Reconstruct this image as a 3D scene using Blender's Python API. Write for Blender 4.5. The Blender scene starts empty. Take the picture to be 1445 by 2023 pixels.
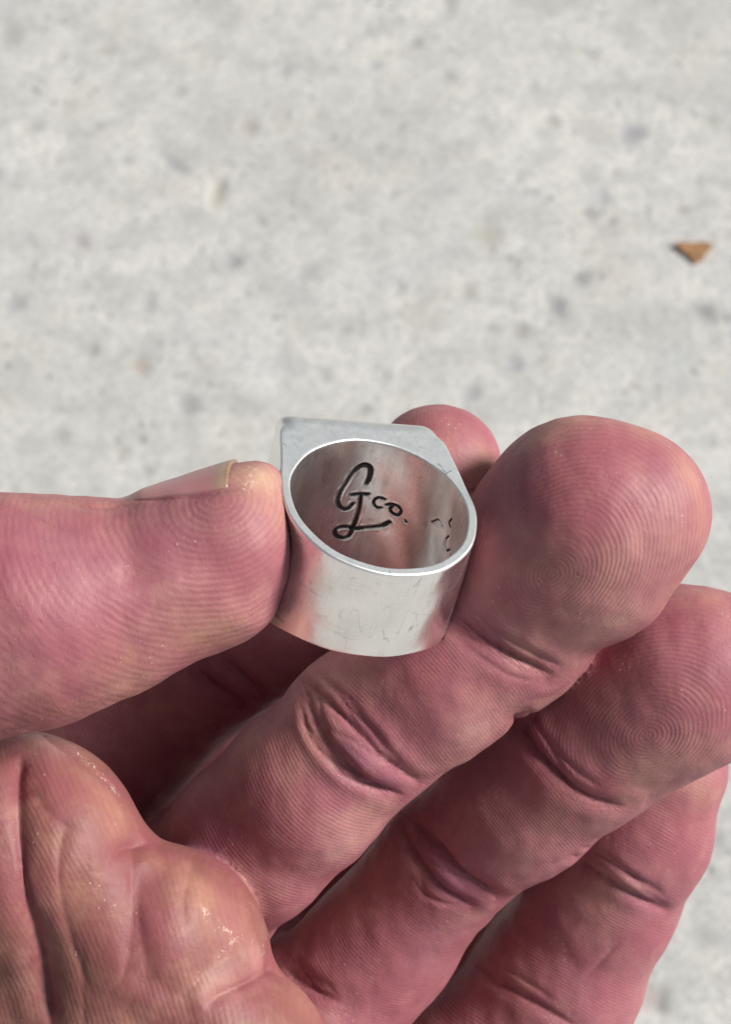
import bpy, bmesh, math, random
import numpy as np
from mathutils import Vector, Matrix
from mathutils.bvhtree import BVHTree
random.seed(4); np.random.seed(4)
R = math.radians
scene = bpy.context.scene
col = scene.collection

# ------------------------------------------------------------------ camera, sky, sun, exposure
IW, IH = 1445.0, 2023.0          # pixel grid used for measuring
S = 0.0525                       # mm per pixel at the ring
DF = 230.0                       # mm from lens to the ring
PITCH = R(56)
GROUND = 1.20                    # metres along the axis to the paving
CAM = np.array([0.0, 0.0, GROUND*math.sin(PITCH)])
RT = np.array([1.0, 0, 0]); FW = np.array([0, math.cos(PITCH), -math.sin(PITCH)]); UP = np.array([0, math.sin(PITCH), math.cos(PITCH)])

cam_d = bpy.data.cameras.new("camera"); cam = bpy.data.objects.new("camera", cam_d); col.objects.link(cam)
cam.matrix_world = Matrix(((RT[0], UP[0], -FW[0], CAM[0]), (RT[1], UP[1], -FW[1], CAM[1]), (RT[2], UP[2], -FW[2], CAM[2]), (0, 0, 0, 1)))
cam_d.sensor_fit = 'VERTICAL'; cam_d.sensor_height = 36.0
cam_d.lens = 36.0*DF/(IH*S)
cam_d.clip_start = 0.005; cam_d.clip_end = 200
cam_d.dof.use_dof = True; cam_d.dof.focus_distance = 0.227; cam_d.dof.aperture_fstop = cam_d.lens/1.15
scene.camera = cam

SUN_EL, SUN_AZ = 39.0, 88.0      # azimuth clockwise from +Y
w = bpy.data.worlds.new("World"); scene.world = w; w.use_nodes = True
nt = w.node_tree; nt.nodes.clear()
wo = nt.nodes.new('ShaderNodeOutputWorld'); bg = nt.nodes.new('ShaderNodeBackground'); bg.inputs[1].default_value = 0.051
sky = nt.nodes.new('ShaderNodeTexSky'); sky.sky_type = 'NISHITA'; sky.sun_disc = False
sky.sun_elevation = R(SUN_EL); sky.sun_rotation = R(SUN_AZ); sky.air_density = 1.0; sky.dust_density = 2.0; sky.ozone_density = 1.0
hs = nt.nodes.new('ShaderNodeHueSaturation'); hs.inputs['Saturation'].default_value = 0.22
nt.links.new(sky.outputs[0], hs.inputs['Color']); nt.links.new(hs.outputs[0], bg.inputs[0]); nt.links.new(bg.outputs[0], wo.inputs[0])
sl = bpy.data.lights.new("sun", 'SUN'); sl.energy = 3.85; sl.angle = R(17); sl.color = (1, .955, .89)
sun = bpy.data.objects.new("sun", sl); col.objects.link(sun)
sd = Vector((math.sin(R(SUN_AZ))*math.cos(R(SUN_EL)), math.cos(R(SUN_AZ))*math.cos(R(SUN_EL)), math.sin(R(SUN_EL))))
sun.rotation_euler = sd.to_track_quat('Z', 'Y').to_euler(); sun.location = (0.3, 0.6, 1.5)
vs = scene.view_settings; vs.view_transform = 'Standard'; vs.look = 'None'; vs.gamma = 1.0; vs.exposure = 0.58
scene.cycles.use_denoising = True

# ------------------------------------------------------------------ coordinates
# "c" space: millimetres, origin where the axis meets the focus plane, x right, y up, z towards the lens
def C3(px, py, z):
    k = S*(DF - z)/DF
    return np.array([(px - IW/2)*k, -(py - IH/2)*k, z])
def rad(rpx, z): return rpx*S*(DF - z)/DF
def to_world(p):                                   # (n,3) mm -> metres
    p = np.asarray(p, float)
    return CAM + (p[..., 0:1]*RT + p[..., 1:2]*UP + (DF - p[..., 2:3])*FW)*0.001
def to_px(p):
    k = S*(DF - p[..., 2])/DF
    return p[..., 0]/k + IW/2, -p[..., 1]/k + IH/2

def tag(o, label=None, cat=None, group=None, kind=None):
    for k, v in (('label', label), ('category', cat), ('group', group), ('kind', kind)):
        if v: o[k] = v
    return o
def mesh_obj(name, v, f, mat, parent=None, smooth=True, origin=None):
    v = np.asarray(v, dtype=np.float64)
    o0 = np.zeros(3) if origin is None else np.asarray(origin, float)
    me = bpy.data.meshes.new(name); me.from_pydata((v - o0).tolist() if len(v) < 60000 else (v - o0), [], f if isinstance(f, list) else f.tolist())
    me.update()
    if smooth: me.polygons.foreach_set('use_smooth', np.ones(len(me.polygons), dtype=bool))
    me.materials.append(mat)
    o = bpy.data.objects.new(name, me); col.objects.link(o)
    if parent is not None:
        o.parent = parent
        o.location = Vector(o0) - parent.location
    else: o.location = Vector(o0)
    return o
class NT:
    def __init__(s, name):
        s.m = bpy.data.materials.new(name); s.m.use_nodes = True; s.t = s.m.node_tree; s.t.nodes.clear()
        s.out = s.n('OutputMaterial'); s.p = s.n('BsdfPrincipled'); s.l(s.p.outputs[0], s.out.inputs[0])
    def n(s, kind, **kw):
        nd = s.t.nodes.new('ShaderNode' + kind)
        for k, v in kw.items(): setattr(nd, k, v)
        return nd
    def l(s, a, b): s.t.links.new(a, b)
    def _in(s, sock, v):
        if hasattr(v, 'is_output'): s.l(v, sock)
        elif v is not None: sock.default_value = v
    def math(s, op, a, b=None, c=None, clamp=False):
        nd = s.n('Math', operation=op, use_clamp=clamp); s._in(nd.inputs[0], a); s._in(nd.inputs[1], b); s._in(nd.inputs[2], c); return nd.outputs[0]
    def mix(s, f, a, b, mode='MIX'):
        nd = s.n('Mix', data_type='RGBA', blend_type=mode); s._in(nd.inputs[0], f); s._in(nd.inputs[6], a); s._in(nd.inputs[7], b); return nd.outputs[2]
    def noise(s, vec, scale, detail=3, rough=.55, dist=0):
        nd = s.n('TexNoise'); s.l(vec, nd.inputs['Vector']); nd.inputs['Scale'].default_value = scale; nd.inputs['Detail'].default_value = detail
        nd.inputs['Roughness'].default_value = rough; nd.inputs['Distortion'].default_value = dist; return nd.outputs[0]
    def ramp(s, f, stops):
        nd = s.n('ValToRGB'); s.l(f, nd.inputs[0]); e = nd.color_ramp.elements
        while len(e) < len(stops): e.new(.5)
        for i, (p, c) in enumerate(stops): e[i].position = p; e[i].color = (c, c, c, 1) if isinstance(c, (int, float)) else (*c, 1)
        return nd.outputs[0]
    def bump(s, h, strength, dist, normal=None):
        nd = s.n('Bump'); s.l(h, nd.inputs['Height']); nd.inputs['Strength'].default_value = strength; nd.inputs['Distance'].default_value = dist
        if normal is not None: s.l(normal, nd.inputs['Normal'])
        return nd.outputs[0]
    def attr(s, name): return s.n('Attribute', attribute_name=name)
    def mapped(s, scale=(1, 1, 1), rot=(0, 0, 0)):
        tc = s.n('TexCoord'); mp = s.n('Mapping'); s.l(tc.outputs['Object'], mp.inputs[0]); mp.inputs['Scale'].default_value = scale; mp.inputs['Rotation'].default_value = rot
        return mp.outputs[0]

# ------------------------------------------------------------------ materials
def mat_concrete():
    m = NT('pale_concrete'); v = m.mapped()
    big = m.noise(v, 6, 4, .6); mid = m.noise(v, 38, 6, .68, .3); fine = m.noise(v, 240, 5, .75)
    c = m.mix(m.ramp(big, [(.35, 0), (.65, 1)]), (.455, .457, .445, 1), (.56, .555, .547, 1))
    c = m.mix(m.ramp(mid, [(.36, .75), (.57, 0)]), c, (.32, .325, .325, 1))
    hue = m.noise(v, 17, 3, .6)
    c = m.mix(m.ramp(hue, [(.55, 0), (.75, .30)]), c, (.50, .44, .375, 1))
    hue2 = m.noise(m.mapped(rot=(0, 0, 1)), 12, 3, .6)
    c = m.mix(m.ramp(hue2, [(.55, 0), (.75, .35)]), c, (.42, .46, .49, 1))
    c = m.mix(m.ramp(fine, [(.36, .8), (.52, 0), (.68, .0)]), c, (.27, .27, .27, 1))
    vor = m.n('TexVoronoi'); m.l(v, vor.inputs['Vector']); vor.inputs['Scale'].default_value = 105
    pit = m.ramp(vor.outputs['Distance'], [(.10, 1), (.26, 0)])
    pm = m.math('MULTIPLY', pit, m.ramp(m.noise(v, 23, 2), [(.50, 0), (.62, .8)]))
    c = m.mix(pm, c, (.19, .19, .185, 1))
    at = m.attr('stain'); c = m.mix(at.outputs['Alpha'], c, at.outputs['Color'])
    c = m.mix(1.0, c, (1.09, 1.095, 1.09, 1), 'MULTIPLY')
    m.l(c, m.p.inputs['Base Color']); m.p.inputs['Roughness'].default_value = .85
    c = m.mix(m.ramp(m.noise(m.mapped(rot=(0, 0, 2)), 420, 3, .8), [(.40, .45), (.55, 0)]), c, (.30, .30, .295, 1)); m.l(c, m.p.inputs['Base Color'])
    h = m.math('SUBTRACT', m.math('ADD', mid, m.math('MULTIPLY', fine, .5)), pm)
    m.l(m.bump(h, .5, .0015), m.p.inputs['Normal'])
    return m.m
def mat_skin():
    m = NT('skin'); v = m.mapped()
    tint = m.attr('tint'); ph = m.attr('ridge_phase').outputs['Fac']; am = m.attr('ridge_amp').outputs['Fac']
    am = m.math('MULTIPLY', am, m.ramp(m.noise(m.mapped(rot=(1, 0, 2)), 260, 3, .6), [(.32, .35), (.58, 1)]))
    n1 = m.noise(v, 95, 4, .6); n2 = m.noise(v, 330, 4, .65); n3 = m.noise(v, 1500, 3, .6)
    warp = m.math('ADD', ph, m.math('MULTIPLY', m.math('SUBTRACT', m.noise(v, 420, 2, .5), .5), 4.0))
    warp = m.math('ADD', warp, m.math('MULTIPLY', m.math('SUBTRACT', m.noise(m.mapped(rot=(2, 1, 0)), 130, 1, .5), .5), 9.0))
    s_ = m.math('SINE', warp)
    s01 = m.math('MULTIPLY_ADD', s_, .5, .5)
    ridge = m.math('MULTIPLY', s01, am)
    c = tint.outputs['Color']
    c = m.mix(m.ramp(n1, [(.44, 0), (.68, .55)]), c, (.265, .064, .095, 1))
    c = m.mix(m.ramp(n1, [(.28, .65), (.48, 0)]), c, (.42, .215, .175, 1))
    c = m.mix(m.ramp(n2, [(.42, .0), (.75, .40)]), c, (.21, .056, .092, 1))
    c = m.mix(m.ramp(n2, [(.25, .35), (.45, 0)]), c, (.38, .185, .16, 1))
    val = m.math('MULTIPLY', m.math('SUBTRACT', 1, s01), am)
    c = m.mix(m.math('MULTIPLY', val, .22), c, (.22, .055, .065, 1))
    c = m.mix(m.math('MULTIPLY', ridge, .12), c, (.46, .24, .225, 1))
    # fine cross wrinkles, strongest at the joints
    fv = m.attr('fuv').outputs['Vector']; fo = m.attr('fold').outputs['Fac']
    mp = m.n('Mapping'); m.l(fv, mp.inputs[0]); mp.inputs['Scale'].default_value = (1.5, .28, 1)
    wr = m.noise(mp.outputs[0], 1.0, 4, .6, .6)
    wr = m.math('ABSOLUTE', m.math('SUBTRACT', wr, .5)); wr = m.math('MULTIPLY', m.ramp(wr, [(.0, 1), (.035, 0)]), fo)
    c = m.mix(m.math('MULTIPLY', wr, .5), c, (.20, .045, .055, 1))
    # dry specks of skin
    vor = m.n('TexVoronoi'); m.l(v, vor.inputs['Vector']); vor.inputs['Scale'].default_value = 1250; vor.inputs['Randomness'].default_value = 1
    speck = m.math('MULTIPLY', m.ramp(vor.outputs['Distance'], [(.10, 1), (.20, 0)]), m.ramp(m.noise(v, 240, 2), [(.58, 0), (.66, .6)]))
    flake = m.attr('flake').outputs['Fac']
    fl = m.math('MULTIPLY', flake, m.ramp(m.noise(v, 1300, 3, .7, 1.0), [(.55, 0), (.60, 1)]))
    white = m.math('MAXIMUM', speck, fl)
    c = m.mix(m.math('MULTIPLY', white, .55), c, (.66, .52, .46, 1))
    m.l(c, m.p.inputs['Base Color'])
    m.p.inputs['Subsurface Weight'].default_value = .22
    m.p.inputs['Subsurface Radius'].default_value = (1.0, .32, .22)
    m.p.inputs['Subsurface Scale'].default_value = .0016
    m.p.inputs['Specular IOR Level'].default_value = .38
    m.l(m.math('ADD', m.math('MULTIPLY_ADD', n2, .16, .48), m.math('MULTIPLY', white, .4), clamp=True), m.p.inputs['Roughness'])
    h = m.math('ADD', m.math('MULTIPLY', ridge, 1.0), m.math('MULTIPLY', n3, .55))
    h = m.math('ADD', h, m.math('MULTIPLY', white, 1.0)); h = m.math('SUBTRACT', h, m.math('MULTIPLY', wr, 1.6))
    b1 = m.bump(h, .5, .00008)
    m.l(m.bump(n2, .35, .0005, b1), m.p.inputs['Normal'])
    return m.m
def mat_nail():
    m = NT('nail_plate'); v = m.mapped()
    u = m.attr('along').outputs['Fac']
    n = m.noise(v, 500, 3, .6)
    uu = m.math('ADD', u, m.math('MULTIPLY', m.math('SUBTRACT', n, .5), .05))
    c = m.ramp(uu, [(.0, (.46, .25, .23)), (.45, (.46, .22, .23)), (.83, (.42, .19, .20)), (.90, (.34, .21, .17)), (.96, (.36, .25, .18)), (1, (.22, .14, .09))])
    m.l(c, m.p.inputs['Base Color']); m.p.inputs['Roughness'].default_value = .38
    m.p.inputs['Subsurface Weight'].default_value = .2; m.p.inputs['Subsurface Radius'].default_value = (1, .4, .3); m.p.inputs['Subsurface Scale'].default_value = .001
    st = m.n('TexWave'); m.l(m.attr('across').outputs['Fac'], st.inputs['Vector']); st.inputs['Scale'].default_value = 9; st.inputs['Distortion'].default_value = 1
    m.l(m.bump(m.math('ADD', st.outputs['Fac'], n), .25, .00005), m.p.inputs['Normal'])
    return m.m
def mat_silver(name='worn_silver'):
    m = NT(name); v = m.mapped()
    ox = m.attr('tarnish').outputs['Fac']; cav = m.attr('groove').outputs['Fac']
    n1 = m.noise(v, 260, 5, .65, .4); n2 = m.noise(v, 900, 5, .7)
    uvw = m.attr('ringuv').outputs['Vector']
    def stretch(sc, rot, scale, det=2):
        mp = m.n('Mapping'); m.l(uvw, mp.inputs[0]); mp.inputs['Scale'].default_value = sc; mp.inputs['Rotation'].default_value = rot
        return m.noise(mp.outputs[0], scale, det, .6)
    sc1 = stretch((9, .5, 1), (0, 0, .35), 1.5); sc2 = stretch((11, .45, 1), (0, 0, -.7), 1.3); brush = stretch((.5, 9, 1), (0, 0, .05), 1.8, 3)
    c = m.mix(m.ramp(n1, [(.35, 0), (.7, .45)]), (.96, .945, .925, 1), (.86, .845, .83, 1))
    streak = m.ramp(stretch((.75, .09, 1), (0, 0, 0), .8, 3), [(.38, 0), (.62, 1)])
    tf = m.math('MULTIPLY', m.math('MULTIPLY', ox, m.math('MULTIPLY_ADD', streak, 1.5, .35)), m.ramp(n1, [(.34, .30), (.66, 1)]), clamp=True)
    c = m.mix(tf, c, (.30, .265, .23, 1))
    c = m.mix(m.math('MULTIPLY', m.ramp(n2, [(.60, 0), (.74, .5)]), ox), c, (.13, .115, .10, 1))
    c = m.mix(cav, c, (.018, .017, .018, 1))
    m.l(c, m.p.inputs['Base Color']); m.p.inputs['Metallic'].default_value = 1
    r = m.math('ADD', m.math('MULTIPLY_ADD', n1, .14, .11), m.math('MULTIPLY', ox, .10))
    r = m.math('ADD', r, m.math('MULTIPLY', m.attr('matte').outputs['Fac'], .30))
    r = m.math('ADD', r, m.math('MULTIPLY', m.ramp(sc1, [(.45, 0), (.66, 1)]), .06))
    m.l(r, m.p.inputs['Roughness'])
    def hair(n_, eps, sd): return m.math('MULTIPLY', m.ramp(m.math('ABSOLUTE', m.math('SUBTRACT', n_, .5)), [(0, 1), (eps, 0)]), m.ramp(stretch((1, 1, 1), (0, 0, sd), .45, 2), [(.48, 0), (.55, 1)]))
    lines = m.math('ADD', m.math('ADD', hair(stretch((1.3, .10, 1), (0, 0, .35), .9, 0), .010, 0), hair(stretch((1.1, .09, 1), (0, 0, -.8), .9, 0), .010, 1.2)), hair(stretch((.10, 1.2, 1), (0, 0, .2), .9, 0), .009, 2.2))
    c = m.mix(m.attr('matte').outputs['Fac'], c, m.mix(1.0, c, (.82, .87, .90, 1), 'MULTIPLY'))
    c = m.mix(m.math('MULTIPLY', lines, .45, clamp=True), c, (.45, .43, .41, 1)); m.l(c, m.p.inputs['Base Color'])
    h = m.math('ADD', m.math('MULTIPLY', lines, -.55), m.math('MULTIPLY', brush, .15))
    b = m.bump(h, .25, .00003); b = m.bump(n2, .05, .00004, b); b = m.bump(m.noise(v, 170, 2), .2, .0005, b)
    m.l(b, m.p.inputs['Normal'])
    return m.m
def mat_oxide():
    m = NT('blackened_silver'); m.p.inputs['Base Color'].default_value = (.02, .019, .021, 1); m.p.inputs['Metallic'].default_value = .35
    m.l(m.math('MULTIPLY_ADD', m.noise(m.mapped(), 2500, 3), .4, .2), m.p.inputs['Roughness'])
    m.l(m.bump(m.noise(m.mapped(), 1800, 3), .5, .0001), m.p.inputs['Normal'])
    return m.m
def mat_chip():
    m = NT('dry_leaf_brown'); v = m.mapped()
    c = m.mix(m.ramp(m.noise(v, 120, 3), [(.35, 0), (.65, 1)]), (.33, .18, .08, 1), (.22, .12, .055, 1))
    m.l(c, m.p.inputs['Base Color']); m.p.inputs['Roughness'].default_value = .7
    m.l(m.bump(m.noise(v, 300, 3), .5, .001), m.p.inputs['Normal'])
    return m.m
M_CON, M_SKIN, M_NAIL, M_SIL, M_OX, M_CHIP = mat_concrete(), mat_skin(), mat_nail(), mat_silver(), mat_oxide(), mat_chip()

# ------------------------------------------------------------------ ground
def ground_pt(px, py):
    d = (px - IW/2)*S*RT - (py - IH/2)*S*UP + DF*FW
    t = -CAM[2]/d[2]
    return CAM + d*t
def build_ground():
    def lines(a, b, far0, far1, step):
        inner = np.arange(a, b + step, step)
        lo = a - np.geomspace(step, abs(far0 - a), 22)[::-1]; hi = inner[-1] + np.geomspace(step, far1 - b, 22)
        return np.concatenate([lo, inner, hi])
    xs = lines(-.34, .34, -25, 25, .003); ys = lines(.12, 1.02, -25, 25, .003)
    X, Y = np.meshgrid(xs, ys); n = X.size
    P = np.stack([X.ravel(), Y.ravel(), np.zeros(n)], 1)
    colr = np.zeros((n, 4), np.float32)
    sp = [(490,250,17,1.3,.25,(.33,.30,.28)),(345,325,15,2.2,-.6,(.28,.28,.29)),(428,380,17,2.3,.0,(.37,.34,.30)),(1252,262,26,1.2,.5,(.25,.25,.28)),
          (1090,240,15,1,0,(.33,.32,.30)),(885,150,18,1,0,(.34,.34,.33)),(1163,105,17,1,0,(.34,.34,.35)),(740,130,14,1,0,(.30,.32,.34)),(205,98,26,.6,0,(.36,.35,.34)),
          (15,70,22,1.4,0,(.33,.33,.32)),(457,517,19,.9,0,(.27,.27,.29)),(158,475,17,1.5,-.4,(.30,.29,.31)),(605,540,19,1.1,.5,(.33,.33,.34)),(277,722,16,1.2,0,(.34,.30,.27)),
          (372,800,21,1.3,-.5,(.27,.27,.28)),(960,462,26,1.3,0,(.36,.35,.32)),(1189,390,14,1.6,.2,(.33,.34,.37)),(1164,421,13,1,0,(.25,.25,.26)),(1347,413,13,1,0,(.29,.29,.27)),
          (1149,548,16,1.1,.4,(.25,.25,.26)),(1100,606,17,1.6,-.3,(.23,.23,.24)),(1392,616,19,1.3,-.6,(.22,.22,.23)),(1026,655,17,1,0,(.30,.30,.28)),(1020,721,19,.7,.2,(.28,.28,.31)),
          (1402,238,19,1,0,(.36,.37,.34)),(930,775,15,1.5,.3,(.30,.30,.32)),(1062,712,15,1,0,(.35,.35,.34)),(120,860,17,1,0,(.31,.31,.31)),(170,690,20,.8,0,(.32,.32,.32)),
          (60,250,24,.8,0,(.37,.37,.36)),(350,180,17,.8,0,(.36,.36,.36)),(640,740,15,1,0,(.35,.35,.35)),(1410,1660,15,1.3,0,(.33,.33,.34)),(1290,1975,20,1.2,0,(.31,.27,.26)),
          (1380,1850,24,.8,.3,(.35,.36,.36)),(1395,1180,19,1,0,(.33,.33,.33)),(290,600,16,1.6,.3,(.35,.35,.36)),(560,140,14,1,0,(.33,.33,.34)),(30,600,18,1.3,.4,(.30,.30,.31))]
    rs = np.random.RandomState(8)
    for _ in range(190): sp.append((rs.uniform(-60, 1500), rs.uniform(-60, 2050), 3.5 + 9*rs.uniform(0, 1)**2, rs.uniform(.7, 1.8), rs.uniform(-1, 1), tuple(rs.uniform(.27, .38)*np.array([1, .99, .98 + rs.uniform(-.08, .05)]))))
    for (px, py, r, asp, ang, c) in sp:
        g = ground_pt(px, py); rr = 1.15*r*S*.001*(GROUND/(DF*.001))
        dx, dy = P[:, 0] - g[0], P[:, 1] - g[1]
        near = np.where((abs(dx) < rr*5) & (abs(dy) < rr*5))[0]
        if not len(near): continue
        ca, sa = math.cos(ang), math.sin(ang)
        u = (dx[near]*ca - dy[near]*sa)/rr; v = (dx[near]*sa + dy[near]*ca)/(rr*asp)
        wob = 1 + .35*np.sin(u*2.3 + px) * np.cos(v*1.9 + py)
        k = np.exp(-((u*u + v*v)*wob)**1.5)*.95
        up = k > colr[near, 3]; idx = near[up]
        colr[idx, :3] = c; colr[near, 3] = np.maximum(colr[near, 3], k)
        P[near, 2] -= .0012*k
    nx, ny = len(xs), len(ys)
    i = (np.arange(ny - 1)[:, None]*nx + np.arange(nx - 1)[None]).ravel()
    F = np.stack([i, i + 1, i + 1 + nx, i + nx], 1)
    o = mesh_obj('ground', P, F, M_CON)
    a = o.data.attributes.new('stain', 'FLOAT_COLOR', 'POINT'); a.data.foreach_set('color', colr.ravel())
    o['kind'] = 'structure'
build_ground()
def build_chip():
    pts = [(1334, 489), (1341, 484), (1356, 481), (1372, 483), (1389, 482), (1402, 484), (1409, 490), (1404, 500), (1397, 505), (1392, 515), (1383, 523), (1374, 524), (1366, 517), (1361, 508), (1350, 503), (1342, 494)]
    g = np.array([ground_pt(*p) for p in pts]); c = g.mean(0)
    V, F = [], []; n = len(pts); rings = 5
    for side in (1, -1):
        for k in range(rings):
            t = 1 - k/rings
            for j in range(n):
                p = c + (g[j] - c)*t
                V.append((p[0], p[1], .0035 + .004*((p[0] - c[0])/.012)**2*.5 + side*.0011*(1 - t**4) + .0004*math.sin(j*2.1 + k)))
    V.append((c[0], c[1], .005)); V.append((c[0], c[1], .0025))
    for s in (0, 1):
        b = s*rings*n
        for k in range(rings - 1):
            for j in range(n):
                q = [b + k*n + j, b + k*n + (j + 1) % n, b + (k + 1)*n + (j + 1) % n, b + (k + 1)*n + j]
                F.append(q if s else q[::-1])
        for j in range(n): F.append([b + (rings - 1)*n + j, b + (rings - 1)*n + (j + 1) % n, 2*rings*n + s])
    for j in range(n): F.append([j, (j + 1) % n, rings*n + (j + 1) % n, rings*n + j])
    V = np.array(V); V[:, 2] -= V[:, 2].min() - .0003
    o = mesh_obj('leaf_fragment', V, F, M_CHIP, origin=(c[0], c[1], 0))
    bm = bmesh.new(); bm.from_mesh(o.data); bmesh.ops.recalc_face_normals(bm, faces=bm.faces); bm.to_mesh(o.data); bm.free()
    tag(o, 'small orange-brown three-cornered scrap lying on the pale concrete', 'leaf scrap')
build_chip()

# ------------------------------------------------------------------ silver ring
RI = 182*S                       # inner radius, mm
RC = C3(752, 993, 0)
th = R(49.2); ma = R(19)
AX = np.array([math.sin(ma)*math.sin(th), math.cos(ma)*math.sin(th), math.cos(th)])     # back -> front
E1 = np.array([math.cos(ma), -math.sin(ma), 0.0]); E2 = np.cross(AX, E1)
pa = R(22.5)
RW = E1*math.cos(pa) + E2*math.sin(pa); RU = -E1*math.sin(pa) + E2*math.cos(pa)           # width and up of the head
RL = 12.3
def ring_len(y): return RL + (y/RI + 1)*3.5        # the head side is longer than the underside of the shank
def ring_pt(x, y, s): return RC + RW*x + RU*y - AX*s + E1*.05*s           # s = distance behind the front rim
def px_on_bore(px, py):
    o = np.array([0, 0, DF]); d = C3(px, py, 0) - o; d /= np.linalg.norm(d)
    B = np.linalg.inv(np.stack([RW, RU, -(AX - E1*.05)], 1)); ox, oy, oz = B @ (o - RC); dx, dy, dz = B @ d
    a = dx*dx + dy*dy; b = 2*(ox*dx + oy*dy); c = ox*ox + oy*oy - RI*RI
    t = (-b + math.sqrt(max(b*b - 4*a*c, 0)))/(2*a)
    x, y, z = ox + dx*t, oy + dy*t, oz + dz*t
    return math.atan2(y, x), z                                  # angle, distance behind the front rim
Z1 = lambda pts: [(480 + x/2.779, 780 + y/2.779) for x, y in pts]
def smooth_line(pts, n=8):
    p = np.array(pts, float); 
    if len(p) < 3: return np.array([p[0]*(1-t) + p[-1]*t for t in np.linspace(0, 1, n)])
    q = np.vstack([2*p[0] - p[1], p, 2*p[-1] - p[-2]]); out = []
    for i in range(1, len(q) - 2):
        for t in np.linspace(0, 1, n, endpoint=False):
            a, b, c, d = q[i-1], q[i], q[i+1], q[i+2]
            out.append(.5*((2*b) + (c - a)*t + (2*a - 5*b + 4*c - d)*t*t + (3*b - a - 3*c + d)*t**3))
    out.append(q[-2]); return np.array(out)
LETTERS = [   # name, polyline in enlarged pixels, half width mm
    ('engraved_letter', [[(682,490),(697,455),(703,415),(690,392),(662,388),(625,408),(592,445),(566,490),(538,535),(524,580),(532,612),(556,628),(588,618),(607,598)], [(597,550),(640,545),(690,548)],
        [(650,550),(646,600),(636,650),(618,700),(598,750),(580,778),(548,786),(517,774),(508,752),(522,732),(562,724),(620,734),(690,728),(760,720),(803,702)]], .29),
    ('engraved_letter', [[(783,577),(752,566),(726,575),(720,598),(736,618),(762,622)]], .17),
    ('engraved_letter', [[(785,607),(815,603),(850,612),(868,640),(852,662),(822,652),(808,630),(822,612)]], .18),
    ('engraved_dot', [[(888,690),(900,702)]], .16),
    ('engraved_mark', [[(1035,700),(1058,690),(1078,686),(1090,702),(1097,720)]], .10),
    ('engraved_mark', [[(1132,775),(1114,795),(1112,830),(1122,856),(1136,848)], [(1148,680),(1132,700),(1140,730)]], .10)]
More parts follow.
